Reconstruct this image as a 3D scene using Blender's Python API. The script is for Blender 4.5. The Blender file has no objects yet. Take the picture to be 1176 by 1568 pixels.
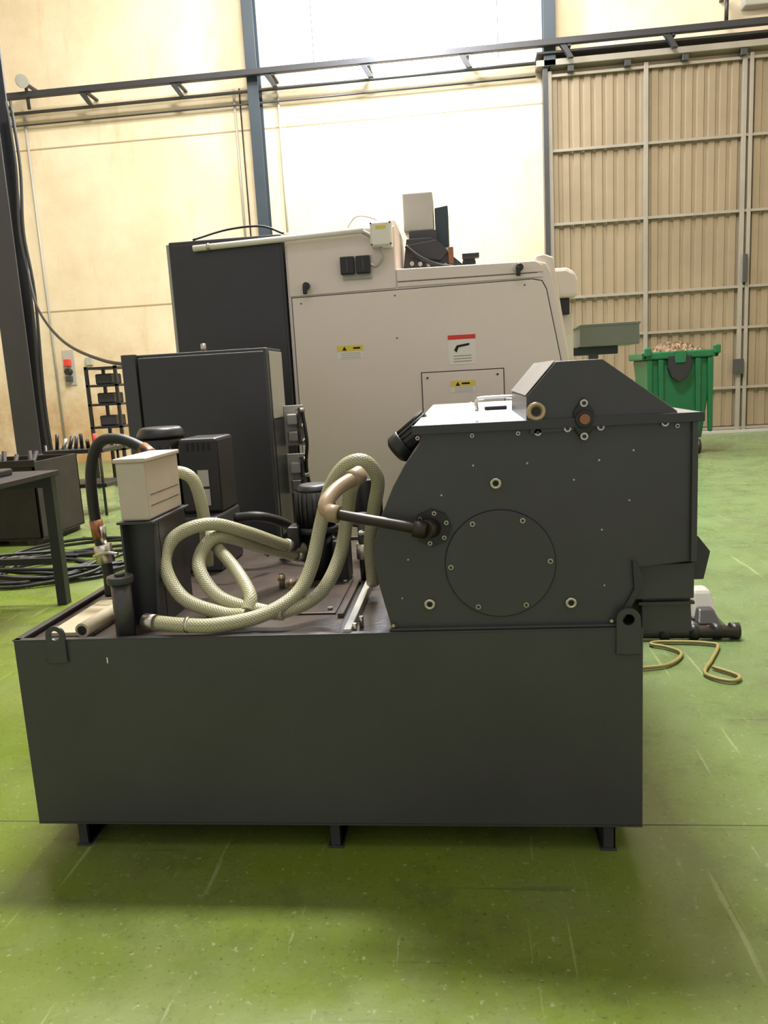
import bpy, math, random
import bmesh
from mathutils import Matrix, Vector
random.seed(4)
S=bpy.context.scene
S.view_settings.view_transform='Standard'
# ---------------------------------------------------------------- materials
def mat(name,col,rough=.5,metal=0,var=0.0,vscale=3.0,bump=0.0,bscale=80,col2=None,emit=0,spec=.5,coat=0):
    m=bpy.data.materials.new(name); m.use_nodes=True
    nt=m.node_tree; N=nt.nodes; L=nt.links; b=N['Principled BSDF']
    b.inputs['Base Color'].default_value=(*col,1); b.inputs['Roughness'].default_value=rough
    b.inputs['Metallic'].default_value=metal; b.inputs['Specular IOR Level'].default_value=spec
    b.inputs['Coat Weight'].default_value=coat
    tc=N.new('ShaderNodeTexCoord')
    if var>0:
        n=N.new('ShaderNodeTexNoise'); n.inputs['Scale'].default_value=vscale; n.inputs['Detail'].default_value=8; n.inputs['Roughness'].default_value=.65
        L.new(tc.outputs['Object'],n.inputs['Vector'])
        r=N.new('ShaderNodeMapRange'); r.inputs['From Min'].default_value=.3; r.inputs['From Max'].default_value=.7
        L.new(n.outputs['Fac'],r.inputs['Value'])
        mx=N.new('ShaderNodeMix'); mx.data_type='RGBA'
        c2=col2 if col2 else tuple(c*(1-var) for c in col)
        mx.inputs['A'].default_value=(*col,1); mx.inputs['B'].default_value=(*c2,1)
        L.new(r.outputs['Result'],mx.inputs['Factor']); L.new(mx.outputs['Result'],b.inputs['Base Color'])
    if bump>0:
        n2=N.new('ShaderNodeTexNoise'); n2.inputs['Scale'].default_value=bscale; n2.inputs['Detail'].default_value=3
        L.new(tc.outputs['Object'],n2.inputs['Vector'])
        bp=N.new('ShaderNodeBump'); bp.inputs['Strength'].default_value=bump; bp.inputs['Distance'].default_value=.002
        L.new(n2.outputs['Fac'],bp.inputs['Height']); L.new(bp.outputs['Normal'],b.inputs['Normal'])
    if emit>0:
        b.inputs['Emission Color'].default_value=(*col,1); b.inputs['Emission Strength'].default_value=emit
    return m
DG=mat('powdercoat_dark_grey',(.050,.050,.053),.30,0,.22,2.5,.25,500)
DG2=mat('powdercoat_charcoal',(.034,.034,.039),.38,0,.2,2.5,.2,500)
SEAM=mat('seam_dark',(.012,.012,.012),.8)
WHITE=mat('machine_cream_paint',(.78,.68,.61),.4,0,.06,1.5,.1,400)
LGREY=mat('light_grey_paint',(.42,.41,.37),.45,0,.1,3)
LID=mat('lid_grey_with_sheen',(.42,.41,.40),.28,.3,.15,4)  # satin grey, lightened in colour by the bright wall's reflection
BLACK=mat('black_plastic',(.013,.013,.014),.4,0,.2,8)
RUB=mat('black_rubber',(.010,.010,.010),.5)
STEEL=mat('zinc_steel',(.55,.52,.45),.3,.9,.2,20)
CHROME=mat('chrome',(.8,.8,.8),.12,1)
BRASS=mat('brass_brown',(.30,.13,.06),.35,.6,.3,10)
EYE=mat('eyebolt_brass',(.50,.38,.24),.35,.6,.3,10)
PIPE=mat('rusty_brown_pipe',(.035,.026,.02),.4,.3,.4,12)
PVC=mat('pvc_tan_elbow',(.34,.25,.16),.4,0,.2,9)
BEIGE=mat('beige_radiator',(.52,.45,.37),.5,0,.15,8)
WOODB=mat('cardboard_beige',(.50,.43,.29),.7,0,.25,10)
YEL=mat('label_yellow',(.75,.60,.08),.5)
RED=mat('label_red',(.65,.04,.03),.5)
LABW=mat('label_white',(.78,.75,.68),.5)
CON=mat('conduit_white',(.78,.74,.68),.35)
GREEN=mat('bin_green_plastic',(.008,.12,.045),.4,0,.25,6)
CHIP=mat('metal_chips_tan',(.20,.125,.06),.6,.3,.75,18,.8,60)
BLUEG=mat('column_blue_grey',(.030,.045,.060),.5,0,.2,2)
DOORM=mat('door_tan_sheet',(.29,.225,.145),.5,0,.22,.8)
DOORF=mat('door_frame_grey',(.33,.30,.25),.45,.2,.2,2)
GGREY=mat('grey_green_paint',(.20,.22,.18),.5,0,.1,4)
RUST=mat('dark_rusty_steel',(.03,.022,.018),.6,.3,.5,6)
YCAB=mat('yellow_cable',(.24,.20,.06),.5)
TANKTOP=mat('tank_top_dirty',(.050,.040,.036),.35,.2,.5,7,.4,60,col2=(.11,.082,.068))
JOINT=mat('wall_joint',(.38,.29,.17),.8)

def hose_mat():
    m=bpy.data.materials.new('braided_cream_hose'); m.use_nodes=True
    N=m.node_tree.nodes; L=m.node_tree.links; b=N['Principled BSDF']
    uv=N.new('ShaderNodeUVMap'); uv.uv_map='UVMap'
    outs=[]
    for ang in (.78,-.78):
        m2=N.new('ShaderNodeMapping'); m2.inputs['Rotation'].default_value=(0,0,ang); L.new(uv.outputs['UV'],m2.inputs['Vector'])
        w=N.new('ShaderNodeTexWave'); w.inputs['Scale'].default_value=52; L.new(m2.outputs['Vector'],w.inputs['Vector']); outs.append(w)
    mm=N.new('ShaderNodeMath'); mm.operation='MAXIMUM'; L.new(outs[0].outputs['Fac'],mm.inputs[0]); L.new(outs[1].outputs['Fac'],mm.inputs[1])
    mx=N.new('ShaderNodeMix'); mx.data_type='RGBA'; mx.inputs['A'].default_value=(.16,.15,.075,1); mx.inputs['B'].default_value=(.44,.425,.28,1)
    L.new(mm.outputs[0],mx.inputs['Factor']); L.new(mx.outputs['Result'],b.inputs['Base Color'])
    bp=N.new('ShaderNodeBump'); bp.inputs['Strength'].default_value=.4; bp.inputs['Distance'].default_value=.002
    L.new(mm.outputs[0],bp.inputs['Height']); L.new(bp.outputs['Normal'],b.inputs['Normal'])
    b.inputs['Roughness'].default_value=.28
    return m
HOSE=hose_mat()

def floor_mat():
    m=bpy.data.materials.new('green_epoxy_floor'); m.use_nodes=True
    N=m.node_tree.nodes; L=m.node_tree.links; b=N['Principled BSDF']
    tc=N.new('ShaderNodeTexCoord')
    def noise(s,d=6,sc=None,r=.6):
        n=N.new('ShaderNodeTexNoise'); n.inputs['Scale'].default_value=s; n.inputs['Detail'].default_value=d; n.inputs['Roughness'].default_value=r
        if sc:
            mp=N.new('ShaderNodeMapping'); mp.inputs['Scale'].default_value=sc[0]; mp.inputs['Rotation'].default_value=(0,0,sc[1]); L.new(tc.outputs['Object'],mp.inputs['Vector']); L.new(mp.outputs['Vector'],n.inputs['Vector'])
        else: L.new(tc.outputs['Object'],n.inputs['Vector'])
        return n.outputs['Fac']
    def rng(f,a,c,lo=0,hi=1):
        r=N.new('ShaderNodeMapRange'); r.inputs['From Min'].default_value=a; r.inputs['From Max'].default_value=c; r.inputs['To Min'].default_value=lo; r.inputs['To Max'].default_value=hi; L.new(f,r.inputs['Value']); return r.outputs['Result']
    def mix(f,A,B):
        x=N.new('ShaderNodeMix'); x.data_type='RGBA'; L.new(f,x.inputs['Factor'])
        for k,v in (('A',A),('B',B)):
            if isinstance(v,tuple): x.inputs[k].default_value=(*v,1)
            else: L.new(v,x.inputs[k])
        return x.outputs['Result']
    c=mix(rng(noise(.9),.35,.65),(.115,.165,.018),(.145,.195,.028))
    c=mix(rng(noise(1.7,9),.46,.70,0,.55),c,(.150,.175,.080))
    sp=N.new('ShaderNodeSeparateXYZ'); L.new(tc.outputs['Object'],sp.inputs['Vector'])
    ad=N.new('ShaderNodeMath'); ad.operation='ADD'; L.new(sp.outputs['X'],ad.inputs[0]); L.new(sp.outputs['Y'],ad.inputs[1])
    c=mix(rng(ad.outputs[0],1.9,4.2,0,.6),c,(.13,.20,.105))  # cool reflections towards right and rear put into the floor colour
    c=mix(rng(noise(4,10,None,.75),.52,.75,0,.75),c,(.060,.078,.022))
    c=mix(rng(noise(1.2,9,None,.7),.53,.70,0,.7),c,(.095,.082,.048))
    c=mix(rng(noise(3,6,((9,.4,1),.6),.5),.66,.70,0,.45),c,(.34,.38,.18))
    c=mix(rng(noise(3,6,((.5,11,1),.35),.5),.66,.72,0,.4),c,(.04,.06,.025))
    c=mix(rng(noise(6,8,((7,.6,1),-.5),.6),.66,.70,0,.45),c,(.30,.33,.17))
    c=mix(rng(noise(55,3),.62,.72,0,.6),c,(.32,.36,.22))
    c=mix(rng(noise(80,3),.60,.72,0,.6),c,(.03,.04,.018))
    L.new(c,b.inputs['Base Color'])
    L.new(rng(noise(3,8),.3,.7,.16,.42),b.inputs['Roughness'])
    bp=N.new('ShaderNodeBump'); bp.inputs['Strength'].default_value=.18; bp.inputs['Distance'].default_value=.003
    L.new(noise(25,5),bp.inputs['Height']); L.new(bp.outputs['Normal'],b.inputs['Normal'])
    return m
FLOOR=floor_mat()

def wall_mat():
    m=bpy.data.materials.new('cream_plaster'); m.use_nodes=True
    N=m.node_tree.nodes; L=m.node_tree.links; b=N['Principled BSDF']
    tc=N.new('ShaderNodeTexCoord')
    n=N.new('ShaderNodeTexNoise'); n.inputs['Scale'].default_value=.6; n.inputs['Detail'].default_value=10; n.inputs['Roughness'].default_value=.72; L.new(tc.outputs['Object'],n.inputs['Vector'])
    mp=N.new('ShaderNodeMapping'); mp.inputs['Scale'].default_value=(1.5,1,.3); L.new(tc.outputs['Object'],mp.inputs['Vector'])
    n2=N.new('ShaderNodeTexNoise'); n2.inputs['Scale'].default_value=2; n2.inputs['Detail'].default_value=9; n2.inputs['Roughness'].default_value=.7; L.new(mp.outputs['Vector'],n2.inputs['Vector'])
    r=N.new('ShaderNodeMapRange'); r.inputs['From Min'].default_value=.4; r.inputs['From Max'].default_value=.65; L.new(n.outputs['Fac'],r.inputs['Value'])
    r2=N.new('ShaderNodeMapRange'); r2.inputs['From Min'].default_value=.55; r2.inputs['From Max'].default_value=.72; r2.inputs['To Max'].default_value=.6; L.new(n2.outputs['Fac'],r2.inputs['Value'])
    a=N.new('ShaderNodeMix'); a.data_type='RGBA'; a.inputs['A'].default_value=(.74,.63,.46,1); a.inputs['B'].default_value=(.64,.52,.35,1); L.new(r.outputs['Result'],a.inputs['Factor'])
    c=N.new('ShaderNodeMix'); c.data_type='RGBA'; L.new(a.outputs['Result'],c.inputs['A']); c.inputs['B'].default_value=(.56,.41,.23,1); L.new(r2.outputs['Result'],c.inputs['Factor'])
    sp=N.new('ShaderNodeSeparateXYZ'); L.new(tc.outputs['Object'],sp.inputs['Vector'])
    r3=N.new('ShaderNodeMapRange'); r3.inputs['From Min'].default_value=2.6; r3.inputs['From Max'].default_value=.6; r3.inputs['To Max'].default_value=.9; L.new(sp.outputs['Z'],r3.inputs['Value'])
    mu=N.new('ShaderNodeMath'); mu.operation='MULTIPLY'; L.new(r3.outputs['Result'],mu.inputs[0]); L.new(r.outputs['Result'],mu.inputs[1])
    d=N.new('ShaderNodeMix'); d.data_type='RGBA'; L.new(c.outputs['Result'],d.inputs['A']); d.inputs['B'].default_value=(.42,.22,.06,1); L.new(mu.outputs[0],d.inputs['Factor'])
    L.new(d.outputs['Result'],b.inputs['Base Color']); b.inputs['Roughness'].default_value=.85
    return m
WALL=wall_mat()

# ---------------------------------------------------------------- helpers
def group(name,loc=(0,0,0)):
    e=bpy.data.objects.new(name,None); e.empty_display_size=.1; S.collection.objects.link(e); return e
def mk(name,verts,faces,m,par=None,smooth=False,bev=0):
    me=bpy.data.meshes.new(name); me.from_pydata([tuple(v) for v in verts],[],faces); me.update()
    bm=bmesh.new(); bm.from_mesh(me); bmesh.ops.recalc_face_normals(bm,faces=bm.faces); bm.to_mesh(me); bm.free()
    o=bpy.data.objects.new(name,me); S.collection.objects.link(o); me.materials.append(m)
    if smooth:
        for p in me.polygons: p.use_smooth=True
    if bev>0:
        b=o.modifiers.new('b','BEVEL'); b.width=bev; b.segments=2; b.limit_method='ANGLE'
    if par: o.parent=par
    return o
BF=[(0,1,2,3),(4,5,6,7),(0,1,5,4),(1,2,6,5),(2,3,7,6),(3,0,4,7)]
def box(name,par,x0,x1,y0,y1,z0,z1,m,bev=.003):
    v=[(x0,y0,z0),(x1,y0,z0),(x1,y1,z0),(x0,y1,z0),(x0,y0,z1),(x1,y0,z1),(x1,y1,z1),(x0,y1,z1)]
    return mk(name,v,BF,m,par,bev=bev)
def prism(name,par,pts,y0,y1,m,bev=.002):
    n=len(pts); v=[(x,y0,z) for x,z in pts]+[(x,y1,z) for x,z in pts]
    f=[tuple(range(n)),tuple(range(n,2*n))]+[(i,(i+1)%n,n+(i+1)%n,n+i) for i in range(n)]
    return mk(name,v,f,m,par,bev=bev)
def frame(d):
    d=d.normalized(); up=Vector((0,0,1)) if abs(d.z)<.9 else Vector((1,0,0))
    a=d.cross(up).normalized(); return a,d.cross(a).normalized()
def cyl(name,par,p0,p1,r,m,r1=None,seg=24,bev=0):
    p0=Vector(p0);p1=Vector(p1); a,b=frame(p1-p0); r1=r if r1 is None else r1; v=[];f=[]
    for p,rr in ((p0,r),(p1,r1)):
        for i in range(seg):
            t=2*math.pi*i/seg; v.append(p+a*math.cos(t)*rr+b*math.sin(t)*rr)
    f=[tuple(range(seg)),tuple(range(seg,2*seg))]+[(i,(i+1)%seg,seg+(i+1)%seg,seg+i) for i in range(seg)]
    o=mk(name,v,f,m,par,bev=bev)
    for p in o.data.polygons:
        if len(p.vertices)==4: p.use_smooth=True
    return o
def torus(name,par,c,R,r,m,seg=32,ring=10):
    v=[];f=[]
    for i in range(seg):
        a=2*math.pi*i/seg
        for k in range(ring):
            t=2*math.pi*k/ring; q=R+r*math.cos(t)
            v.append((c[0]+q*math.cos(a),c[1]+r*math.sin(t),c[2]+q*math.sin(a)))
    for i in range(seg):
        for k in range(ring):
            f.append((i*ring+k,((i+1)%seg)*ring+k,((i+1)%seg)*ring+(k+1)%ring,i*ring+(k+1)%ring))
    return mk(name,v,f,m,par,smooth=True)
def spline(P,n=10):
    P=[Vector(p) for p in P]; out=[]
    Q=[P[0]*2-P[1]]+P+[P[-1]*2-P[-2]]
    for i in range(1,len(Q)-2):
        for k in range(n):
            t=k/n; a,b,c,d=Q[i-1:i+3]
            out.append(.5*((2*b)+(c-a)*t+(2*a-5*b+4*c-d)*t*t+(3*b-a-3*c+d)*t**3))
    out.append(P[-1]); return out
def tube(name,par,P,r,m,seg=14,n=10,sm=True):
    C=spline(P,n) if sm else [Vector(p) for p in P]
    v=[];f=[];uvs=[]; a=None; L=0; Ls=[]
    for i,p in enumerate(C):
        d=(C[min(i+1,len(C)-1)]-C[max(i-1,0)]).normalized()
        if a is None: a,b=frame(d)
        a=(a-d*a.dot(d)).normalized(); b=d.cross(a)
        if i: L+=(C[i]-C[i-1]).length
        Ls.append(L)
        for k in range(seg):
            t=2*math.pi*k/seg; v.append(p+a*math.cos(t)*r+b*math.sin(t)*r)
    me=bpy.data.meshes.new(name)
    for i in range(len(C)-1):
        for k in range(seg):
            f.append((i*seg+k,i*seg+(k+1)%seg,(i+1)*seg+(k+1)%seg,(i+1)*seg+k))
            u0=2*math.pi*r*k/seg; u1=2*math.pi*r*(k+1)/seg
            uvs+= [(u0,Ls[i]),(u1,Ls[i]),(u1,Ls[i+1]),(u0,Ls[i+1])]
    nf=len(f); f.append(tuple(range(seg))[::-1]); f.append(tuple((len(C)-1)*seg+k for k in range(seg)))
    me.from_pydata([tuple(x) for x in v],[],f); ul=me.uv_layers.new(name='UVMap')
    for i,u in enumerate(uvs): ul.data[i].uv=u
    for i,p in enumerate(me.polygons): p.use_smooth= i<nf
    me.materials.append(m); me.update()
    o=bpy.data.objects.new(name,me); S.collection.objects.link(o)
    if par:o.parent=par
    return o
def bolt(par,x,z,y,r=.008,ring=True,m=None):
    if ring: cyl('washer',par,(x,y,z),(x,y-.004,z),r*1.0,m or STEEL,seg=20)
    cyl('bolt_head',par,(x,y,z),(x,y-.008,z),r*.55,BLACK if ring else (m or STEEL),seg=6)

# ---------------------------------------------------------------- room
box('floor',None,-12,9,-4,14.3,-.15,0,FLOOR,0)
g=group('trim_1'); FJ=mat('floor_joint',(.035,.05,.02),.6)
box('floor_joint',g,-11.9,8.9,2.0,2.003,.0,.0006,FJ,0)
box('floor_joint2',g,-11.9,8.9,8.0,8.006,.0,.0008,FJ,0)
WY=14.05
g=group('wall_back')
WB=6.35
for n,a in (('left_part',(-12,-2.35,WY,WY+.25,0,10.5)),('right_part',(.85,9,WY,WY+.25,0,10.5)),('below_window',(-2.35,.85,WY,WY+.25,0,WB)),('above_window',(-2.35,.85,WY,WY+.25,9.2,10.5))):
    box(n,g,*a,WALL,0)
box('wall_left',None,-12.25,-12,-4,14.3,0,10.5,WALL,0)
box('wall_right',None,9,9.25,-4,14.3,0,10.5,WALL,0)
CEIL=mat('ceiling_sheet',(.45,.42,.36),.8)
box('ceiling',None,-12.25,9.25,-4,14.3,10.5,10.7,CEIL,0)
g=group('trim_2')
for z in (5.62,2.8): box('joint',g,-11.9,1.5,WY-.006,WY,z,z+.022,JOINT,0)
g=group('window_1')
PANE=mat('bright_window_pane',(1,1,1),.5,emit=30)
PANE.node_tree.nodes['Principled BSDF'].inputs['Emission Color'].default_value=(.90,.94,1,1)
box('pane',g,-2.3,.8,WY+.1,WY+.13,WB+.03,9.15,PANE,0)
for x in (-2.35,.82): box('mullion',g,x,x+.03,WY+.02,WY+.1,WB,9.2,CON,0)
for z in (WB,9.15): box('rail',g,-2.35,.85,WY+.0,WY+.1,z,z+.04,CON,0)
for x0,z0 in ((-3.42,0),(1.52,6.1)):
    g=group('steel_column')
    box('flange_front',g,x0,x0+.19,WY-.26,WY-.24,z0,10.45,BLUEG,.004)
    box('web',g,x0+.085,x0+.105,WY-.24,WY-.03,z0,10.45,BLUEG,0)
    box('flange_rear',g,x0,x0+.19,WY-.03,WY-.004,z0,10.45,BLUEG,.004)
g=group('steel_column')
box('flange_front',g,-6.1,-5.75,10.0,10.03,0,10.45,DG2,.004)
box('web',g,-5.94,-5.91,10.03,10.27,0,10.45,DG2,0)
box('flange_rear',g,-6.1,-5.75,10.27,10.3,0,10.45,DG2,.004)
for i,x in enumerate((-5.66,-5.60)):
    tube('cable_%d'%i,g,[(x,10.1,5.0),(x+.03,10.08,4.2),(x-.02,10.05,3.4),(x+.02,10.06,2.6),(x-.03,10.05,1.2),(x,10.05,.1)],.02,RUB,8,6)
g=group('wall_cable_tray')
box('tray',g,-11.8,8.8,WY-.40,WY-.30,6.36,6.46,DG2,.01)
cyl('pipe_lower',g,(-11.8,WY-.2,6.18),(8.8,WY-.2,6.18),.028,DG)
cyl('pipe_thin',g,(-11.8,WY-.08,6.02),(1.4,WY-.08,6.02),.014,DG2)
for i in range(13):
    x=-11.2+i*1.62
    prism('bracket',g,[(x,6.36),(x+.10,6.36),(x+.22,6.16),(x+.14,6.16)],WY-.38,WY-.30,DG2)
    box('bracket_arm',g,x+.12,x+.18,WY-.38,WY-.003,6.33,6.36,DG2,0)
g=group('wall_conduit')
for x,z0,z1 in ((-3.72,3.0,6.3),(-2.95,3.0,6.3),(-7.55,.3,6.3)):
    cyl('conduit',g,(x,WY-.03,z0),(x,WY-.03,z1),.020,LGREY,seg=10)
cyl('conduit_cable',g,(-3.62,WY-.03,3),(-3.62,WY-.03,6.3),.012,RUB,seg=8)
tube('wall_cable',None,[(-5.62,10.02,2.95),(-5.2,9.4,2.35),(-4.3,8.2,1.85),(-3.2,6.8,1.55),(-2.3,5.7,1.45),(-1.62,4.9,1.43)],.016,RUB,8)
for x,z,y in ((-7.28,6.55,WY-.35),(4.35,6.86,WY-.3)):
    g=group('wall_floodlight')
    cyl('housing',g,(x,y,z+.08),(x+.03,y-.18,z+.02),.07,LGREY,.11)
    cyl('lens',g,(x+.03,y-.18,z+.02),(x+.031,y-.185,z+.018),.09,LGREY)
    cyl('stem',g,(x,y+.02,z-.36),(x,y,z+.05),.03,DG2)
    box('bracket',g,x-.03,x+.03,y,WY-.004,z+.02,z+.06,DG2,.003)
g=group('wall_light_box')
box('body',g,4.65,5.2,WY-.2,WY-.004,6.72,7.1,LGREY,.02); box('visor',g,4.6,5.25,WY-.26,WY-.004,7.1,7.13,DG,.004)
# ---- big door
g=group('door_1')
v=[];f=[]; x=1.64; D0=WY-.10
prof=[]
while x<7.0:
    prof+=[(x,0),(x+.10,0),(x+.115,.025),(x+.165,.025)]; x+=.18
for (px,dy) in prof:
    v+=[(px,D0+dy,.12),(px,D0+dy,6.0)]
f=[(2*i,2*i+2,2*i+3,2*i+1) for i in range(len(prof)-1)]
mk('corrugated_sheet',v,f,DOORM,g)
for x in (1.58,3.12,4.66,6.2): 
    box('stile',g,x,x+.07,D0-.07,D0-.01,.05,6.05,DOORF,.004)
box('stile_double',g,4.77,4.83,D0-.07,D0-.01,.05,6.05,DOORF,.004)
for z in (.06,.75,1.75,2.42,3.63,4.8,5.96): box('rail',g,1.58,7,D0-.055,D0-.01,z,z+.045,DOORF,.003)
box('jamb',g,1.5,1.58,D0-.12,WY-.004,0,6.1,DG,.004)
box('track_top',g,1.4,8,D0-.16,WY-.004,6.1,6.2,DOORF,.01)
box('track_top2',g,1.4,8,D0-.2,WY-.004,6.27,6.31,DG,.01)
for i in range(6): box('hanger',g,1.9+i*.9,2.0+i*.9,D0-.14,D0-.02,6.0,6.12,DG,.004)
box('handle',g,4.72,4.78,D0-.14,D0-.07,2.5,2.95,DG,.004)
box('lock',g,4.60,4.76,D0-.13,D0-.07,1.0,1.25,DG,.004)
box('threshold',g,1.5,7.2,D0-.12,WY-.004,0,.05,LGREY,.003)

# ---------------------------------------------------------------- coolant tank
T=1.86
g=group('coolant_tank')
x0,x1,y1,zb,zt=-1.217,.419,3.1,.085,.613
box('front_panel',g,x0,x1,T,T+.006,zb,zt,DG,.002)
box('back_panel',g,x0,x1,y1-.006,y1,zb,zt,DG,.002)
box('left_panel',g,x0,x0+.006,T+.006,y1-.006,zb,zt,DG,.002)
box('right_panel',g,x1-.006,x1,T+.006,y1-.006,zb,zt,DG,.002)
box('bottom',g,x0,x1,T,y1,zb-.004,zb+.004,DG,.001)
box('top_plate',g,x0+.006,x1-.006,T+.006,y1-.006,zt-.02,zt-.014,TANKTOP,0)
box('rim_left',g,x0-.003,x0+.018,T,y1,zt,zt+.004,DG,.001)
box('rim_front',g,x0,x1,T-.002,T+.016,zt,zt+.004,DG,.001)
box('divider_rail',g,-.325,-.305,T+.01,2.6,zt-.014,zt+.012,LGREY,.002)
box('divider_gap',g,-.345,-.33,T+.01,2.6,zt-.014,zt-.004,DG2,.002)
box('hatch_plate',g,-.76,-.38,2.08,2.44,zt-.014,zt-.008,TANKTOP,.002)
box('hatch_rail',g,-.37,-.352,2.05,2.6,zt-.014,zt-.002,TANKTOP,.002)
for x in (-.74,-.40):
    for y in (2.11,2.41): cyl('hatch_bolt',g,(x,y,zt-.008),(x,y,zt-.001),.008,STEEL,seg=6)
for x in (-1.12,-.40,.325):
    for y in (1.885,2.95):
        box('foot_web',g,x,x+.03,y,y+.10,.006,zb,DG2,.001)
        box('foot_plate',g,x-.008,x+.034,y-.004,y+.11,0,.006,DG2,.001)
        box('foot_rib',g,x+.026,x+.03,y,y+.10,.006,zb,RUST,.0)
def lug(cx,zlo,zhi,w):
    r=w/2; zc=zhi-r; n=14
    out=[(cx-r,zlo),(cx+r,zlo),(cx+r,zc)]+[(cx+r*math.cos(a),zc+r*math.sin(a)) for a in [math.pi*i/n for i in range(1,n)]]+[(cx-r,zc)]
    bm=bmesh.new(); yF=T-.008
    ov=[bm.verts.new((x,yF,z)) for x,z in out]; hr=r*.5
    hv=[bm.verts.new((cx+hr*math.cos(2*math.pi*i/16),yF,zc+hr*math.sin(2*math.pi*i/16))) for i in range(16)]
    es=[bm.edges.new((ov[i],ov[(i+1)%len(ov)])) for i in range(len(ov))]+[bm.edges.new((hv[i],hv[(i+1)%16])) for i in range(16)]
    bmesh.ops.triangle_fill(bm,use_beauty=True,edges=es)
    r_=bmesh.ops.extrude_face_region(bm,geom=bm.faces[:])
    bmesh.ops.translate(bm,vec=(0,.008,0),verts=[e for e in r_['geom'] if isinstance(e,bmesh.types.BMVert)])
    bmesh.ops.recalc_face_normals(bm,faces=bm.faces)
    me=bpy.data.meshes.new('lifting_lug'); bm.to_mesh(me); bm.free(); me.materials.append(DG)
    o=bpy.data.objects.new('lifting_lug',me); S.collection.objects.link(o); o.parent=g
lug(-1.094,.555,.655,.052); lug(.383,.552,.668,.058)
tube('weld_bead',g,[(-1.13,T-.003,.556),(-1.094,T-.004,.553),(-1.066,T-.003,.556)],.003,DG,6,4)
tube('weld_bead',g,[(.352,T-.003,.553),(.383,T-.004,.550),(.413,T-.003,.553)],.003,DG,6,4)
box('paint_chip',g,-.962,-.959,T-.0006,T,.548,.564,LABW,0)

# ---------------------------------------------------------------- chip conveyor / hopper
g=group('chip_conveyor')
F=1.88
out=[(-.200,.618),(-.226,.729),(-.238,.798),(-.232,.848),(-.2115,.914),(-.178,.987),(-.147,1.039),(-.108,1.0885),(-.108,1.122),(.540,1.122),(.542,.775),(.406,.761),(.41,.72),(.358,.618)]
prism('side_body',g,out,F,3.15,DG,.003)
box('flange_right',g,.532,.546,F-.012,F,.775,1.122,DG,.002)
box('flange_bottom',g,-.205,.36,F-.014,F,.618,.624,DG,.001)
mk('lid',[(-.122,F-.016,1.122),(.556,F-.016,1.122),(.556,3.25,1.122),(-.122,3.25,1.122),(-.122,F-.016,1.133),(.556,F-.016,1.133),(.556,3.25,1.133),(-.122,3.25,1.133)],BF,LID,g,bev=.002)
box('lid_lip',g,-.124,.558,F-.018,F-.014,1.112,1.134,DG2,.001)
for x in (-.112,.02,.50): bolt(g,x,1.103,F,.005)
hp=[(.150,1.13),(.152,1.190),(.222,1.268),(.328,1.268),(.500,1.138),(.500,1.13)]
prism('hood',g,hp,F-.004,2.42,DG,.003)
mk('hood_left_painted_light',[(.1505,F+.004,1.192),(.2205,F+.004,1.270),(.2205,2.42,1.270),(.1505,2.42,1.192),(.1495,F+.004,1.193),(.2195,F+.004,1.271),(.2195,2.42,1.271),(.1495,2.42,1.193)],BF,LID,g)  # thin pale sheet paints the light on the hood's left slope
prism('hood_front_flange',g,[(.158,1.128),(.158,1.10),(.50,1.118),(.50,1.128)],F-.012,F-.004,DG,.001)
C=(.078,.783)
cyl('cover_outline',g,(C[0],F,C[1]),(C[0],F-.003,C[1]),.1365,SEAM,seg=72)  # dark disc slightly wider than the cover, drawn as its outline
cyl('drum_cover',g,(C[0],F,C[1]),(C[0],F-.006,C[1]),.1345,DG,seg=72,bev=.001)
for a in (122,62,2,-60,-118,182):
    bolt(g,C[0]+.122*math.cos(math.radians(a)),C[1]+.122*math.sin(math.radians(a)),F-.006,.0065)
cyl('port_flange',g,(-.086,F,.880),(-.086,F-.010,.880),.048,BLACK,seg=8)
for k in range(6):
    a=math.radians(60*k+20); bolt(g,-.086+.038*math.cos(a),.88+.038*math.sin(a),F-.01,.0055)
cyl('port_neck',g,(-.086,F-.008,.880),(-.105,F-.05,.884),.024,PIPE)
for x,z,r in ((.073,.984,.0145),(-.101,.683,.0145),(.249,.678,.0145)):
    torus('port_ring',g,(x,F-.004,z),r-.004,.0042,STEEL); cyl('port_disc',g,(x,F,z),(x,F-.003,z),r-.003,LGREY,seg=20); cyl('port_hole',g,(x,F-.003,z),(x,F-.0035,z),r*.45,SEAM,seg=20)
torus('eye_ring',g,(.173,F-.014,1.1535),.0175,.0055,EYE)
cyl('eye_back',g,(.173,F-.002,1.1535),(.173,F-.010,1.1535),.016,EYE,seg=28)
cyl('eye_centre',g,(.173,F-.010,1.1535),(.173,F-.011,1.1535),.011,PIPE,seg=28)
prism('bearing_plate',g,[(.283,1.182),(.306,1.15),(.306,1.108),(.283,1.076),(.260,1.108),(.260,1.15)],F-.016,F-.004,BLACK,.003)
cyl('bearing_boss',g,(.283,F-.016,1.130),(.283,F-.026,1.130),.021,BLACK,seg=28,bev=.003)
cyl('shaft',g,(.283,F-.026,1.131),(.283,F-.032,1.131),.012,BRASS,seg=24)
for z in (1.168,1.090): bolt(g,.283,z,F-.016,.009)
for x in (.245,.322): bolt(g,x,1.110,F-.012,.0085)
bolt(g,.47,1.112,F-.008,.0085)
bolt(g,.176,1.104,F-.008,.0085)
bolt(g,.13,1.103,F,.005)
for x,z in ((.02,1.03),(.15,1.03),(.26,.985),(.39,.93),(.325,.86),(.32,1.03),(-.06,.96),(.40,1.05),(-.15,.80),(.33,.72),(-.17,.70)):
    cyl('rivet',g,(x,F,z),(x,F-.002,z),.0024,STEEL,seg=8)
for x in (-.195,.345): bolt(g,x,.632,F-.006,.008,False)
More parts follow.
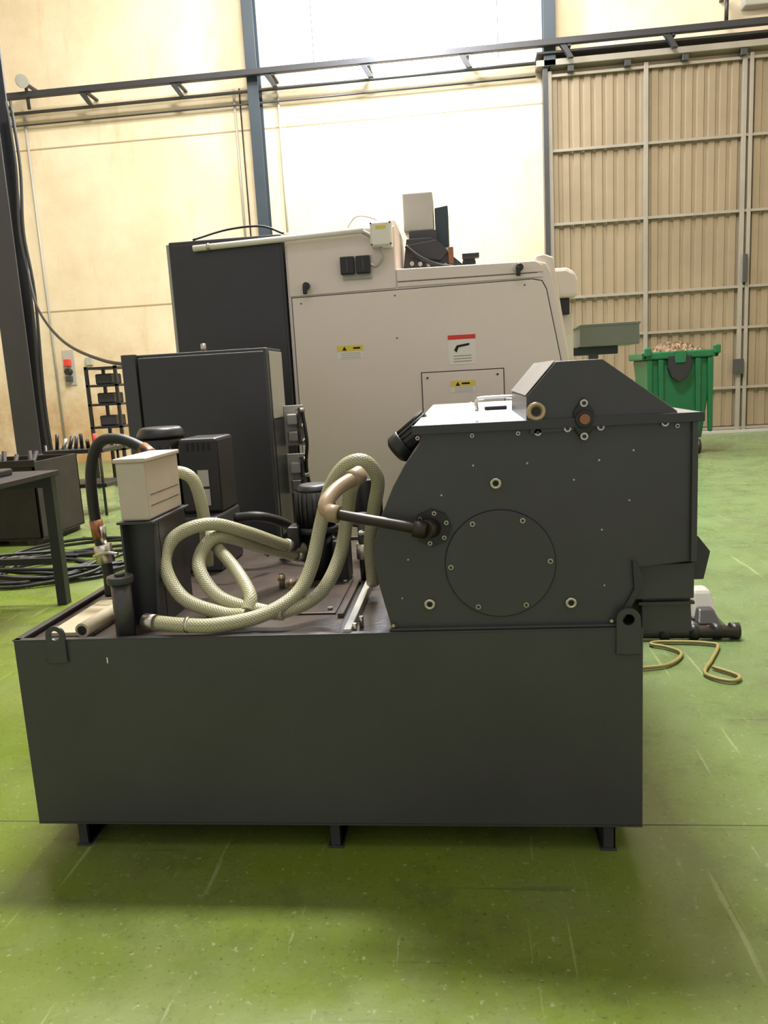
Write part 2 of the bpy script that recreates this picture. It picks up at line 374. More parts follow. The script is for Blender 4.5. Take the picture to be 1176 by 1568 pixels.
tube('lid_handle',g,[(.045,2.5,1.133),(.045,2.5,1.165),(.065,2.5,1.172),(.15,2.5,1.172),(.165,2.5,1.165),(.165,2.5,1.133)],.006,CHROME,10,6)
box('lid_strip',g,.03,.038,1.9,3.2,1.133,1.137,CON,.001)
box('lid_hinge',g,.07,.14,2.5,2.53,1.133,1.145,DG2,.003)
prism('chute',g,[(.43,.765),(.545,.768),(.555,.58),(.43,.58)],1.93,2.4,DG,.003)
box('chute_flange',g,.405,.55,1.90,1.93,.675,.765,DG,.003)
box('chute_lip',g,.42,.556,1.915,1.93,.655,.663,DG,.001)
prism('chute_guard_right',g,[(.545,.83),(.560,.83),(.590,.79),(.575,.72),(.55,.72)],1.91,2.2,DG2,.002)
prism('gusset',g,[(.395,.785),(.41,.77),(.425,.725),(.37,.625),(.355,.625),(.40,.71)],F-.012,F-.002,DG2,.002)
prism('trough',g,[(.0,.66),(.5,.66),(.5,1.05),(.0,1.05)],3.15,4.33,DG,.004)
m0=Vector((-.200,2.3,1.035)); m1=Vector((-.095,2.3,1.118)); ax=(m1-m0).normalized(); pa,pb=frame(ax)
cyl('gear_motor',g,m0+ax*.03,m1,.040,BLACK,bev=.003)
cyl('gear_motor_cowl',g,m0,m0+ax*.036,.045,BLACK,.047,bev=.004)
cyl('gear_motor_cap',g,m0-ax*.010,m0,.030,BLACK,.043,bev=.002)
for k in range(16):
    t=2*math.pi*k/16; q=pa*math.cos(t)*.041+pb*math.sin(t)*.041
    cyl('motor_rib',g,m0+ax*.036+q,m1+q,.0025,BLACK,seg=6)
box('motor_bracket',g,-.13,-.10,2.24,2.36,.99,1.1,BLACK,.003)

g=group('return_pipe')
tube('steel_pipe',g,[(-.105,1.832,.884),(-.16,1.832,.897),(-.25,1.845,.913),(-.345,1.87,.930)],.0135,PIPE,16,6)
cyl('union',g,(-.10,1.831,.883),(-.13,1.831,.890),.022,PIPE,seg=8)
tube('elbow',g,[(-.325,1.865,.926),(-.348,1.872,.935),(-.348,1.89,.955),(-.325,1.94,.98),(-.285,2.0,1.0)],.019,PVC,16,8)
cyl('elbow_collar',g,(-.315,1.862,.924),(-.345,1.87,.930),.0225,PVC)
cyl('elbow_collar2',g,(-.30,1.985,.993),(-.278,2.02,1.003),.024,PVC)

# ---------------------------------------------------------------- coolant hoses
g=group('coolant_hoses')
R_=.0195
tube('hose_a',g,[(-.83,1.905,.642),(-.75,1.885,.640),(-.666,1.885,.638),(-.554,1.93,.647),(-.475,2.0,.68),(-.436,2.05,.743),(-.407,2.1,.862),(-.373,2.1,.963),(-.325,2.1,1.022),(-.272,2.1,1.028),(-.243,2.12,.974),(-.262,2.15,.885),(-.285,2.2,.78),(-.29,2.25,.64)],R_,HOSE)
tube('hose_b',g,[(-.60,1.95,.642),(-.672,1.965,.645),(-.79,2.0,.681),(-.854,2.05,.765),(-.836,2.1,.835),(-.75,2.15,.86),(-.67,2.25,.813),(-.589,2.4,.736),(-.53,2.5,.70)],R_,HOSE)
tube('hose_c',g,[(-.50,1.96,.642),(-.57,1.975,.648),(-.694,2.02,.675),(-.766,2.08,.745),(-.761,2.14,.80),(-.724,2.2,.811),(-.651,2.35,.742),(-.57,2.45,.69)],R_,HOSE)
tube('hose_d',g,[(-.80,2.3,.82),(-.755,2.2,.79),(-.668,2.1,.737),(-.60,2.0,.685),(-.60,1.96,.65)],R_*.95,HOSE)
tube('hose_e',g,[(-.60,1.975,.640),(-.492,1.98,.645),(-.411,2.05,.675),(-.363,2.12,.762),(-.339,2.14,.869),(-.318,2.10,.95),(-.285,2.03,1.0)],R_,HOSE)
tube('hose_f',g,[(-.93,2.28,.985),(-.886,2.3,1.0),(-.84,2.3,.975),(-.82,2.3,.9),(-.815,2.3,.80),(-.82,2.3,.70)],R_,HOSE)
for p,q in (((-.835,1.906,.642),(-.87,1.92,.642)),((-.589,2.4,.736),(-.57,2.43,.727)),((-.57,2.45,.69),(-.545,2.49,.675)),((-.745,1.886,.640),(-.735,1.8855,.640))):
    cyl('hose_clamp',g,p,q,R_*1.12,STEEL)
tube('black_hose',g,[(-.96,2.28,1.06),(-1.0,2.3,1.085),(-1.065,2.3,1.112),(-1.13,2.3,1.10),(-1.165,2.3,1.02),(-1.172,2.3,.90),(-1.165,2.3,.80),(-1.15,2.3,.70),(-1.15,2.3,.61)],.017,RUB)
cyl('brass_fitting',g,(-.99,2.3,1.08),(-.945,2.28,1.05),.021,BRASS,seg=8)
cyl('brass_fitting2',g,(-1.17,2.3,.86),(-1.165,2.3,.80),.021,BRASS,seg=8)
cyl('valve',g,(-1.158,2.3,.78),(-1.152,2.3,.72),.028,STEEL,seg=6)
cyl('valve_stem',g,(-1.155,2.3,.84),(-1.155,2.3,.78),.014,STEEL,seg=12)
tube('valve_handle',g,[(-1.17,2.26,.75),(-1.12,2.24,.765),(-1.08,2.24,.76)],.005,STEEL,8,5)
tube('thin_black_hose',g,[(-1.06,2.35,1.02),(-1.08,2.34,.95),(-1.07,2.34,.85),(-1.10,2.34,.75),(-1.09,2.34,.61)],.009,RUB,10)
for z in (.80,.90,.98): cyl('manifold_nut',g,(-1.075,2.34,z),(-1.075,2.34,z+.03),.018,STEEL,seg=6)
tube('thick_black_hose',g,[(-.62,2.9,.61),(-.66,2.8,.72),(-.74,2.7,.78),(-.84,2.7,.78)],.018,RUB)
tube('thick_black_hose2',g,[(-.45,2.75,.61),(-.47,2.72,.70),(-.55,2.70,.74),(-.66,2.74,.70),(-.70,2.8,.61)],.014,RUB)
g=group('oil_cooler')
prism('bracket_plate',g,[(-.948,.60),(-.95,.90),(-.858,.90),(-.858,.60)],2.04,2.046,DG2,.001)
mk('gusset_left',[(-.95,2.0,.60),(-.95,2.25,.60),(-.95,2.25,.90),(-.95,2.0,.90),(-.944,2.0,.60),(-.944,2.25,.60),(-.944,2.25,.90),(-.944,2.0,.90)],BF,DG2,g)
mk('gusset_right',[(-.864,1.98,.60),(-.864,2.25,.60),(-.864,2.25,.90),(-.864,2.03,.90),(-.858,1.98,.60),(-.858,2.25,.60),(-.858,2.25,.90),(-.858,2.03,.90)],BF,DG2,g)
box('shelf',g,-.955,-.85,1.99,2.27,.895,.902,DG2,.001)
box('core_box',g,-.945,-.862,2.0,2.25,.903,1.065,BEIGE,.006)
box('cap',g,-.950,-.857,1.996,2.254,1.063,1.075,BEIGE,.003)
for i in range(2): box('groove',g,-.8622,-.8614,2.02,2.23,.97-.03*i,.972-.03*i,DG,0)
g=group('filler_post')
cyl('post',g,(-.926,1.915,.600),(-.926,1.915,.755),.026,DG)
cyl('cap',g,(-.926,1.915,.752),(-.926,1.915,.772),.035,DG2,bev=.003)
cyl('cap_knob',g,(-.926,1.915,.772),(-.926,1.915,.779),.014,DG2,bev=.002)
g=group('cardboard_tube')
cyl('tube',g,(-1.045,1.905,.625),(-1.03,2.2,.625),.020,WOODB)
cyl('tube_hole',g,(-1.045,1.9045,.625),(-1.045,1.904,.625),.013,SEAM)
box('board',g,-1.16,-1.06,1.93,2.25,.600,.612,WOODB,.002)
g=group('hydraulic_power_unit')
cyl('vertical_motor',g,(-1.12,2.78,.60),(-1.12,2.78,1.08),.085,BLACK,bev=.01)
cyl('motor_dome',g,(-1.12,2.78,1.08),(-1.12,2.78,1.12),.095,BLACK,.075,bev=.012)
for k in range(14):
    a=2*math.pi*k/14; cx,cy=-1.12+.088*math.cos(a),2.78+.088*math.sin(a)
    cyl('fin',g,(cx,cy,.75),(cx,cy,1.05),.006,BLACK,seg=6)
box('electrical_box',g,-1.03,-.885,2.7,2.9,.80,1.075,BLACK,.012)
for k in range(5): box('louvre',g,-1.0+.02*k,-.992+.02*k,2.697,2.70,1.03,1.06,SEAM,0)
box('spec_plate',g,-.965,-.925,2.697,2.7,.90,.96,LGREY,0)
box('spec_plate',g,-.965,-.925,2.697,2.7,.83,.89,LGREY,0)
box('pump_block',g,-1.05,-.88,2.62,2.9,.60,.80,DG2,.008)
tube('small_cable',g,[(-.95,2.68,.80),(-.93,2.55,.76),(-.80,2.5,.78),(-.70,2.6,.66)],.008,RUB,8)
g=group('coolant_pump')
cyl('motor',g,(-.50,2.5,.78),(-.50,2.5,.90),.062,BLACK)
cyl('motor_cap',g,(-.50,2.5,.90),(-.50,2.5,.92),.066,BLACK,.05,bev=.006)
for k in range(20):
    a=2*math.pi*k/20; cx,cy=-.50+.064*math.cos(a),2.5+.064*math.sin(a)
    cyl('fin',g,(cx,cy,.785),(cx,cy,.895),.0035,BLACK,seg=6)
cyl('flange',g,(-.50,2.5,.76),(-.50,2.5,.78),.072,DG2)
cyl('body',g,(-.50,2.5,.600),(-.50,2.5,.76),.05,BLACK)
box('terminal_box',g,-.585,-.545,2.42,2.5,.72,.79,BLACK,.006)
box('outlet_block',g,-.44,-.39,2.42,2.52,.600,.74,BLACK,.006)
g=group('coolant_pump')
cyl('motor',g,(-.36,2.75,.74),(-.36,2.75,.90),.058,BLACK,bev=.005)
cyl('body',g,(-.36,2.75,.600),(-.36,2.75,.74),.04,BLACK)
cyl('flange',g,(-.36,2.75,.73),(-.36,2.75,.745),.066,DG2)
g=group('ball_valve')
cyl('riser',g,(-.335,2.42,.600),(-.335,2.42,.83),.016,BLACK)
cyl('nut',g,(-.335,2.42,.68),(-.335,2.42,.73),.026,STEEL,seg=6)
cyl('flange',g,(-.335,2.42,.600),(-.335,2.42,.61),.032,BLACK)
box('lever',g,-.345,-.28,2.38,2.39,.765,.775,STEEL,.002)
box('lever_stem',g,-.343,-.33,2.385,2.42,.762,.778,STEEL,.002)
g=group('pipe_fittings')
for x,y in ((-.555,2.30),(-.53,2.34),(-.60,2.36)):
    cyl('fitting',g,(x,y,.605),(x,y,.65),.010,STEEL,seg=8)
    cyl('brass_nut',g,(x,y,.63),(x,y,.645),.013,EYE,seg=6)
for x,y in ((-.30,1.9),(-.29,1.96)):
    cyl('screw',g,(x,y,.600),(x,y,.63),.006,STEEL,seg=8)

# ---------------------------------------------------------------- electrical cabinet
g=group('electrical_cabinet')
box('body',g,-1.506,-.850,3.41,3.68,.12,1.415,DG2,.006)
box('door',g,-1.44,-.852,3.385,3.408,.15,1.40,DG2,.006)
box('left_post',g,-1.512,-1.446,3.38,3.41,.1,1.418,DG,.004)
box('side_panel',g,-.850,-.846,3.43,3.67,1.10,1.40,LGREY,.001)
box('side_panel_low',g,-.850,-.847,3.43,3.67,.15,1.09,DG,.001)
box('edge_strip',g,-.862,-.848,3.384,3.41,.12,1.412,DG,.003)
cyl('top_bolt',g,(-1.15,3.45,1.41),(-1.15,3.45,1.45),.012,STEEL)
for y in (3.45,3.62): box('leg',g,-1.5,-1.46,y-.02,y+.02,0,.12,DG2,.001); box('leg',g,-.90,-.86,y-.02,y+.02,0,.12,DG2,.001)
for z in (1.05,.82):
    box('latch_plate',g,-.846,-.75,3.62,3.63,z-.09,z+.10,LGREY,.003)
    box('latch_body',g,-.825,-.775,3.58,3.62,z-.07,z-.02,STEEL,.006)
    box('latch_body',g,-.825,-.775,3.58,3.62,z+.01,z+.06,LGREY,.006)
    box('latch_bar',g,-.765,-.757,3.56,3.62,z-.08,z+.09,DG,.002)
    for zz in (z-.07,z,z+.075): cyl('latch_pin',g,(-.74,3.60,zz),(-.78,3.60,zz),.012,STEEL,seg=10)
tube('latch_cable',g,[(-.75,3.6,1.12),(-.735,3.58,.98),(-.75,3.6,.85),(-.73,3.6,.65),(-.80,3.6,.5)],.008,RUB,8)

# ---------------------------------------------------------------- CNC machine
g=group('cnc_lathe')
M=4.4
body=[(-.955,.05),(-.955,2.078),(-.337,2.072),(-.337,1.842),(.427,1.835),(.478,1.82),(.505,1.77),(.545,1.58),(.590,1.317),(.62,1.1),(.62,.05)]
prism('body',g,body,M+.012,5.8,WHITE,.006)
box('base',g,-1.6,.6,M+.05,5.7,0,.06,DG2,.004)
box('left_cover',g,-1.612,-.962,M-.01,5.6,.05,2.070,DG2,.008)
box('left_cover_front',g,-1.595,-.975,M-.014,M-.008,.08,2.05,DG2,.003)
box('left_trim',g,-1.630,-1.612,M,5.6,.05,2.06,LGREY,.003)
pan=[(-.930,.12),(-.930,1.722),(.400,1.737),(.452,1.725),(.475,1.68),(.565,1.20),(.575,.12)]
def grow(P,e,c=(-.2,.9)):
    return [(x+(e if x>c[0] else -e),z+(e if z>c[1] else -e)) for x,z in P]
prism('panel_gap_shade',g,grow(pan,.004),M+.006,M+.012,SEAM,0)  # dark backing plate, paints the shade in the gap around the panel
prism('panel',g,pan,M,M+.011,WHITE,.003)
box('upper_gap_shade',g,-.334,.43,M+.008,M+.012,1.752,1.772,SEAM,0)  # dark strip standing in for shade in the upper panel gap
prism('upper_panel',g,[(-.333,1.775),(-.333,1.838),(.42,1.831),(.455,1.81),(.462,1.775)],M+.001,M+.012,WHITE,.002)
prism('upper_panel_low',g,[(-.94,1.732),(-.94,2.07),(-.342,2.066),(-.342,1.742)],M+.003,M+.012,WHITE,.002)
prism('upper_panel_mid',g,[(-.333,1.745),(-.333,1.769),(.45,1.769),(.46,1.748)],M+.003,M+.012,WHITE,.001)
box('access_gap_shade',g,-.225,.237,M-.003,M,.30,1.273,SEAM,0)  # dark plate behind the door draws its gap shade as colour
box('access_door',g,-.220,.232,M-.008,M-.002,.306,1.268,WHITE,.002)
for x,z in ((-.19,1.24),(.20,1.24)): cyl('door_screw',g,(x,M-.008,z),(x,M-.012,z),.006,BLACK,seg=12)
for x,z in ((-.88,1.69),(-.35,1.70),(.36,1.71),(-.35,1.47)): cyl('panel_screw',g,(x,M,z),(x,M-.004,z),.004,BLACK,seg=10)
TXT=mat('label_print',(.25,.24,.2),.6)
def label(x0,x1,z0,z1,hd,frac,y=M):
    box('label',g,x0,x1,y-.002,y,z0,z1,LABW,0); box('label_head',g,x0,x1,y-.003,y-.001,z1-(z1-z0)*frac,z1,hd,0)
    n=3
    for i in range(n):
        zz=z0+(z1-z0)*(1-frac)*(i+.6)/(n+.6); box('label_text',g,x0+(x1-x0)*.15,x1-(x1-x0)*.1,y-.0026,y-.002,zz,zz+(z1-z0)*.03,TXT,0)
label(-.692,-.545,1.372,1.445,YEL,.45)
label(-.06,.075,1.152,1.216,YEL,.5,M-.008)
box('label',g,-.068,.085,M-.002,M,1.305,1.466,LABW,0); box('label_head',g,-.068,.085,M-.003,M-.001,1.442,1.466,RED,0)
for zz in (1.32,1.335,1.35): box('label_text',g,-.04,.06,M-.0026,M-.002,zz,zz+.004,TXT,0)
prism('label_gun',g,[(-.035,1.385),(-.02,1.41),(.05,1.42),(.05,1.408),(-.01,1.398),(-.022,1.37)],M-.003,M-.002,SEAM,0)
for cx,cz,y in ((-.65,1.428,M-.003),(-.022,1.198,M-.011)):
    prism('warning_triangle',g,[(cx-.013,cz-.010),(cx+.013,cz-.010),(cx,cz+.012)],y-.001,y,SEAM,0)
box('label_word',g,-.60,-.56,M-.004,M-.003,1.424,1.434,SEAM,0); box('label_word',g,0,.045,M-.012,M-.011,1.195,1.205,SEAM,0)
box('switch_plate',g,-.632,-.47,M-.012,M+.003,1.80,1.925,LGREY,.003)
box('switch_black',g,-.640,-.563,M-.045,M-.01,1.825,1.92,BLACK,.006)
box('switch_black2',g,-.552,-.475,M-.045,M-.01,1.825,1.92,BLACK,.006)
for x in (-.602,-.514): box('switch_slot',g,x-.005,x+.005,M-.047,M-.045,1.84,1.905,DG,0)
for x,z in ((-.845,1.78),(.325,1.80)):
    cyl('knob_base',g,(x,M+.003,z),(x,M-.02,z),.024,STEEL); cyl('knob_cap',g,(x+.008,M-.02,z),(x+.008,M-.045,z),.020,BLACK,bev=.003)
    box('knob_lever',g,x-.012,x+.012,M-.05,M-.03,z-.045,z+.005,BLACK,.005)
box('junction_box',g,-.462,-.345,M-.07,M+.0,1.955,2.085,LABW,.006)
box('junction_lid',g,-.455,-.352,M-.078,M-.07,1.962,2.078,LABW,.004)
box('junction_label',g,-.43,-.375,M-.080,M-.078,2.045,2.062,YEL,0)
for x in (-.455,-.352):
    for z in (1.965,2.075): cyl('box_screw',g,(x,M-.078,z),(x,M-.081,z),.005,BLACK,seg=8)
cyl('conduit',g,(-1.46,M-.035,2.022),(-.50,M-.035,2.052),.017,CON)
cyl('conduit_clip',g,(-1.38,M-.035,2.0245),(-1.365,M-.035,2.025),.021,STEEL)
tube('conduit_bend',g,[(-.52,M-.035,2.05),(-.48,M-.03,2.03),(-.455,M-.03,2.01)],.012,LGREY,10)
tube('top_cable',g,[(-1.47,M,2.075),(-1.3,M+.1,2.135),(-1.1,M+.1,2.14),(-.97,M+.1,2.09)],.006,RUB,8)
tube('top_cable2',g,[(-.62,M+.1,2.075),(-.55,M+.1,2.15),(-.45,M+.1,2.13),(-.42,M+.05,2.09)],.005,LGREY,8)
tube('box_cable',g,[(-.41,M-.04,1.955),(-.40,M-.04,1.90),(-.44,M-.03,1.86),(-.47,M-.02,1.87)],.008,LGREY,8)
box('top_block_riser',g,-.45,-.34,4.55,5.2,2.0,2.13,WHITE,.006)
box('top_unit',g,-.315,-.135,4.9,5.15,2.12,2.345,LGREY,.01)
box('top_unit_plate',g,-.285,-.115,4.89,4.90,2.06,2.12,DG,.003)
prism('top_unit_side',g,[(-.125,2.02),(-.125,2.25),(-.045,2.26),(-.045,2.02)],4.92,5.2,BLUEG,.004)
prism('arm',g,[(-.34,1.80),(-.30,2.07),(-.15,2.07),(-.02,1.95),(.06,1.88),(.06,1.80)],4.85,5.05,DG,.004)
prism('arm_plate',g,[(-.30,2.03),(-.12,2.05),(-.05,1.98),(-.1,1.93),(-.28,1.96)],4.82,4.85,DG2,.003)
for k in range(5): cyl('arm_roller',g,(-.27+.05*k,4.80,1.92-.006*k),(-.27+.05*k,4.85,1.92-.006*k),.013,STEEL,seg=12)
tube('arm_hose',g,[(-.30,4.80,2.02),(-.22,4.78,1.95),(-.12,4.78,1.90),(-.02,4.78,1.88)],.012,RUB,8)
cyl('arm_motor',g,(.07,4.8,1.90),(.07,5.0,1.90),.04,BLACK)
box('arm_switch',g,.03,.13,4.75,4.8,1.92,1.95,BLACK,.004)
box('arm_tool',g,-.05,-.02,4.8,4.82,1.9,2.0,BRASS,.003)
box('top_rail',g,-.33,.42,4.85,5.3,1.84,1.86,LGREY,.004)
prism('door_shell',g,[(.41,1.83),(.43,1.865),(.47,1.87),(.52,1.85),(.54,1.70),(.60,1.30),(.55,1.3),(.50,1.74)],M+.03,4.9,WHITE,.008)
prism('rounded_hood',g,[(.52,1.64),(.52,1.80),(.60,1.80),(.645,1.775),(.66,1.73),(.66,1.64)],4.5,5.3,WHITE,.02)
box('black_joint',g,.55,.62,4.55,5.2,1.55,1.64,BLACK,.006)
box('right_column',g,.55,.645,4.6,5.3,.05,1.56,WHITE,.008)
box('right_label',g,.575,.635,4.597,4.6,1.31,1.44,LABW,0)
box('red_tail_light',g,-1.634,-1.63,4.5,4.54,1.56,1.66,RED,.002)
g=group('parts_catcher')
box('box',g,.735,1.09,4.95,5.3,1.375,1.505,GGREY,.006)
box('box_lip',g,.73,1.095,4.945,5.305,1.495,1.51,GGREY,.002)
box('arm_bar',g,.70,.98,5.05,5.15,1.325,1.375,BLUEG,.003)
box('stand',g,.80,.86,5.05,5.12,.02,1.33,DG,.003)
box('stand_foot',g,.70,.98,4.95,5.22,0,.02,DG,.003)

# ---------------------------------------------------------------- waste bin
g=group('waste_bin')
def frus(name,x0,x1,y0,y1,z0,X0,X1,Y0,Y1,z1,m,bev=.02):
    return mk(name,[(x0,y0,z0),(x1,y0,z0),(x1,y1,z0),(x0,y1,z0),(X0,Y0,z1),(X1,Y0,z1),(X1,Y1,z1),(X0,Y1,z1)],BF,m,g,bev=bev)
frus('body',2.58,3.24,10.95,11.55,.22,2.47,3.35,10.85,11.65,1.30,GREEN)
box('rim_front',g,2.42,3.40,10.80,10.86,1.30,1.40,GREEN,.02)
box('rim_back',g,2.42,3.40,11.64,11.7,1.30,1.40,GREEN,.02)
box('rim_left',g,2.42,2.48,10.8,11.7,1.30,1.40,GREEN,.02)
box('rim_right',g,3.34,3.40,10.8,11.7,1.30,1.40,GREEN,.02)
for x in (2.47,2.62,3.10,3.26): frus('rib',x+.05,x+.11,10.9,10.96,.3,x,x+.08,10.81,10.9,1.3,GREEN)
prism('front_recess',g,[(2.75,1.34),(3.05,1.34),(3.05,1.18),(3.0,1.05),(2.9,.98),(2.8,1.05),(2.75,1.18)],10.79,10.87,SEAM,.01)
prism('recess_hook',g,[(2.82,1.40),(2.99,1.40),(2.97,1.24),(2.84,1.24)],10.78,10.86,GREEN,.01)
for x in (2.44,3.33): box('corner_lug',g,x,x+.09,10.77,10.85,1.34,1.46,GREEN,.02)
hv=[];hf=[];n=22
for i in range(n):
    for j in range(n):
        u=i/(n-1);w=j/(n-1)
        hv.append((2.48+.86*u,10.86+.78*w,1.33+.15*math.sin(math.pi*u)*math.sin(math.pi*w)+random.uniform(0,.07)))
hf=[(i*n+j,(i+1)*n+j,(i+1)*n+j+1,i*n+j+1) for i in range(n-1) for j in range(n-1)]
mk('metal_chips',hv,hf,CHIP,g)
for x in (2.66,3.2):
    for y in (11.0,11.5):
        cyl('wheel',g,(x-.025,y,.1),(x+.025,y,.1),.1,RUB); cyl('hub',g,(x-.03,y,.1),(x+.03,y,.1),.05,STEEL)
        box('fork',g,x-.045,x+.045,y-.03,y+.03,.12,.24,STEEL,.004)

# ---------------------------------------------------------------- floor clutter right
g=group('drain_pipe')
cyl('pipe',g,(.25,3.52,.035),(1.20,3.48,.035),.028,BLACK)
for x in (.86,.99,1.09,1.17): cyl('collar',g,(x,3.495,.036),(x+.04,3.493,.036),.036,BLACK)
g=group('foot_switch')
box('base',g,1.04,1.19,3.60,3.85,.0,.03,DG,.01)
frus('hood',1.05,1.18,3.66,3.84,.03,1.07,1.16,3.74,3.84,.16,LGREY,.02)
frus('pedal',1.06,1.17,3.60,3.68,.03,1.08,1.15,3.66,3.72,.09,DG,.01)
box('red_strip',g,1.10,1.13,3.598,3.602,.02,.028,RED,.0)
tube('yellow_cable',None,[(.45,3.1,.012),(.7,3.12,.012),(.82,3.16,.012),(.9,3.28,.012),(.86,3.36,.012),(.80,3.40,.012),(.84,3.43,.012),(.98,3.42,.012),(1.05,3.40,.012),(1.08,3.38,.012),(1.06,3.32,.012),(1.0,3.2,.012),(.93,3.05,.012),(1.0,2.97,.012),(1.05,3.02,.012),(.98,3.12,.012)],.008,YCAB,8)

# ---------------------------------------------------------------- left clutter
g=group('welding_table')
tx0,tx1,ty0,ty1,tz=-3.35,-2.42,3.45,4.38,.82
box('top',g,tx0,tx1,ty0,ty1,tz-.03,tz,RUST,.003)
for x in (tx0+.02,tx1-.08):
    for y in (ty0+.01,ty1-.07): box('leg',g,x,x+.06,y,y+.06,0,tz-.03,BLACK,.003)
box('apron',g,tx0+.08,tx1-.08,ty1-.05,ty1-.02,tz-.1,tz-.03,BLACK,.002)
box('shelf_rail',g,tx0+.08,tx1-.08,ty1-.05,ty1-.02,.25,.29,BLACK,.002)
box('vise',g,-2.75,-2.6,4.0,4.2,tz,tz+.04,BLACK,.01)
cyl('round_part',g,(-2.9,4.2,tz),(-2.9,4.2,tz+.05),.06,RUST)
g=group('scrap_crate')
cx0,cx1,cy0,cy1=-4.55,-3.62,6.15,6.9
for a in ((cx0,cx1,cy0,cy0+.02),(cx0,cx1,cy1-.02,cy1),(cx0,cx0+.02,cy0,cy1),(cx1-.02,cx1,cy0,cy1)): box('side',g,*a,.06,.72,RUST,.003)
box('bottom',g,cx0,cx1,cy0,cy1,.05,.07,RUST,.002)
box('rim',g,cx0-.02,cx1+.02,cy0-.02,cy0,.68,.74,RUST,.003)
for x in (cx0+.05,cx1-.15): box('skid',g,x,x+.1,cy0,cy1,0,.05,RUST,.002)
for k in range(9):
    xx=cx0+.1+.085*k
    cyl('scrap_bar',g,(xx,cy0+.1+.05*(k%3),.4),(xx+.05*math.sin(k*2),cy0+.25+.05*(k%4),.76+.02*(k%3)),.02,RUST,seg=8)
frus('debris',cx0+.02,cx1-.02,cy0+.02,cy1-.02,.3,cx0+.1,cx1-.1,cy0+.1,cy1-.1,.66,RUST,.05)
g=group('cable_pile')
for k in range(9):
    r=.22+.045*k; c=(-3.05+random.uniform(-.15,.15),5.3+random.uniform(-.12,.12)); ph=random.random()*6
    P=[(c[0]+r*1.15*math.cos(ph+t*.7)*(1+.12*math.sin(3*t+k)),c[1]+r*math.sin(ph+t*.7)*(1+.12*math.cos(2*t+k)),.015+.012*k*(.5+.5*math.sin(t*1.3+k))) for t in range(11)]
    tube('cable',g,P,.013,RUB,8,7)
tube('cable_tail',g,[(-3.5,5.0,.015),(-4.2,5.2,.015),(-4.8,5.0,.015),(-5.2,5.5,.015)],.012,RUB,8)
tube('cable_tail2',g,[(-2.7,5.5,.015),(-2.5,5.0,.015),(-2.9,4.8,.015),(-3.4,4.9,.015),(-3.9,4.7,.015)],.012,RUB,8)
g=group('shelf_rack')
for x in (-4.95,-4.55):
    for y in (9.9,10.4): box('post',g,x,x+.04,y,y+.04,0,1.62,BLACK,.002)
for z in (.5,.8,1.1,1.35,1.58): box('shelf',g,-4.95,-4.51,9.9,10.44,z,z+.03,BLACK,.002)
for z in (.83,1.13,1.38): box('item',g,-4.85,-4.62,9.98,10.3,z,z+.14,DG2,.02)
g=group('galvanised_bucket')
cyl('pail',g,(-4.9,8.7,0),(-4.9,8.7,.55),.22,LGREY,.30); cyl('pail_lip',g,(-4.9,8.7,.55),(-4.9,8.7,.58),.31,STEEL)
cyl('pail_inside',g,(-4.9,8.7,.57),(-4.9,8.7,.583),.28,SEAM)
g=group('tool_cart')
box('tray_top',g,-4.35,-3.7,7.6,8.1,.66,.70,BLACK,.004); box('tray_low',g,-4.35,-3.7,7.6,8.1,.3,.34,BLACK,.004)
for x in (-4.33,-3.75):
    for y in (7.63,8.05): cyl('post',g,(x,y,.0),(x,y,.76),.015,BLACK,seg=8)
for k in range(8): cyl('tool',g,(-4.3+.07*k,7.8,.70),(-4.28+.07*k,7.8+.05*math.sin(k),.70+.08+.08*random.random()),.02,(BLACK,STEEL,BLACK,DG,BLACK,RUST,RED,BLACK)[k],seg=8)
g=group('wall_switch_box')
box('backplate',g,-7.40,-7.18,WY-.02,WY-.004,1.45,2.1,LGREY,.005)
box('red_switch',g,-7.34,-7.24,WY-.12,WY-.02,1.80,1.93,RED,.01)
box('red_switch2',g,-7.34,-7.24,WY-.12,WY-.02,1.52,1.62,DG,.01)
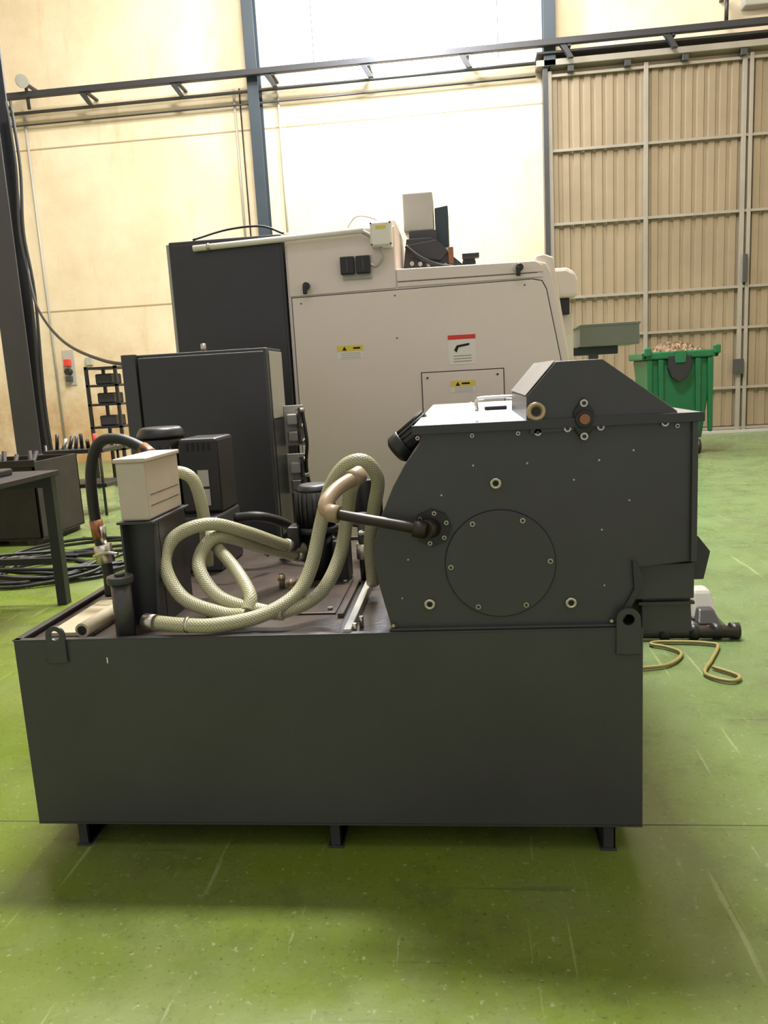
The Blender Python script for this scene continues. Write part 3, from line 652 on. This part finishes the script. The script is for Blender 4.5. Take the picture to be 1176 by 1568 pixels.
cyl('black_knob',g,(-7.29,WY-.12,1.70),(-7.29,WY-.02,1.70),.06,BLACK)
box('small_socket',g,-6.95,-6.82,WY-.06,WY-.004,1.80,1.95,LGREY,.01)

# ---------------------------------------------------------------- camera
H=1.25
pitch=math.radians(9.8); yaw=math.radians(6.2); roll=math.radians(3.2)
Rm=Matrix.Rotation(yaw,3,'Z')@Matrix.Rotation(math.pi/2-pitch,3,'X')@Matrix.Rotation(-roll,3,'Z')
cam=bpy.data.cameras.new('camera'); co=bpy.data.objects.new('camera',cam); S.collection.objects.link(co)
co.matrix_world=Matrix.Translation((0,0,H))@Rm.to_4x4()
cam.sensor_fit='HORIZONTAL'; cam.sensor_width=36; cam.lens=36*1180/1176; cam.clip_start=.05; cam.clip_end=200
S.camera=co
# ---------------------------------------------------------------- light
def area(name,loc,rot,sx,sy,e,col):
    l=bpy.data.lights.new(name,'AREA'); l.shape='RECTANGLE'; l.size=sx; l.size_y=sy; l.energy=e; l.color=col
    o=bpy.data.objects.new(name,l); o.location=loc; o.rotation_euler=rot; S.collection.objects.link(o); return o
area('ceiling_lamp_main',(-.4,5.6,10.2),(0,0,0),2.6,1.0,1750,(1,.96,.90))
area('ceiling_lamp_rear',(-2,9.3,10.2),(0,0,0),10,2.0,1000,(1,.93,.82))
area('added_front_fill',(0,-2.5,10.2),(0,0,0),8,2,150,(1,.97,.92))  # added fill for the front faces, stands for no known fixture
area('window_daylight',(-.75,13.9,7.9),(math.radians(-90),0,0),3,2.3,300,(.85,.92,1))
p=bpy.data.lights.new('added_wall_glow','POINT'); p.energy=1100; p.shadow_soft_size=.4; p.color=(.84,.90,1)  # added light without fixture, spreads the window's glow over the wall
po=bpy.data.objects.new('added_wall_glow',p); po.location=(-.75,12.7,7.3); S.collection.objects.link(po)
w=bpy.data.worlds.new('hall_ambient'); S.world=w; w.use_nodes=True
w.node_tree.nodes['Background'].inputs[0].default_value=(1,.96,.93,1); w.node_tree.nodes['Background'].inputs[1].default_value=.68
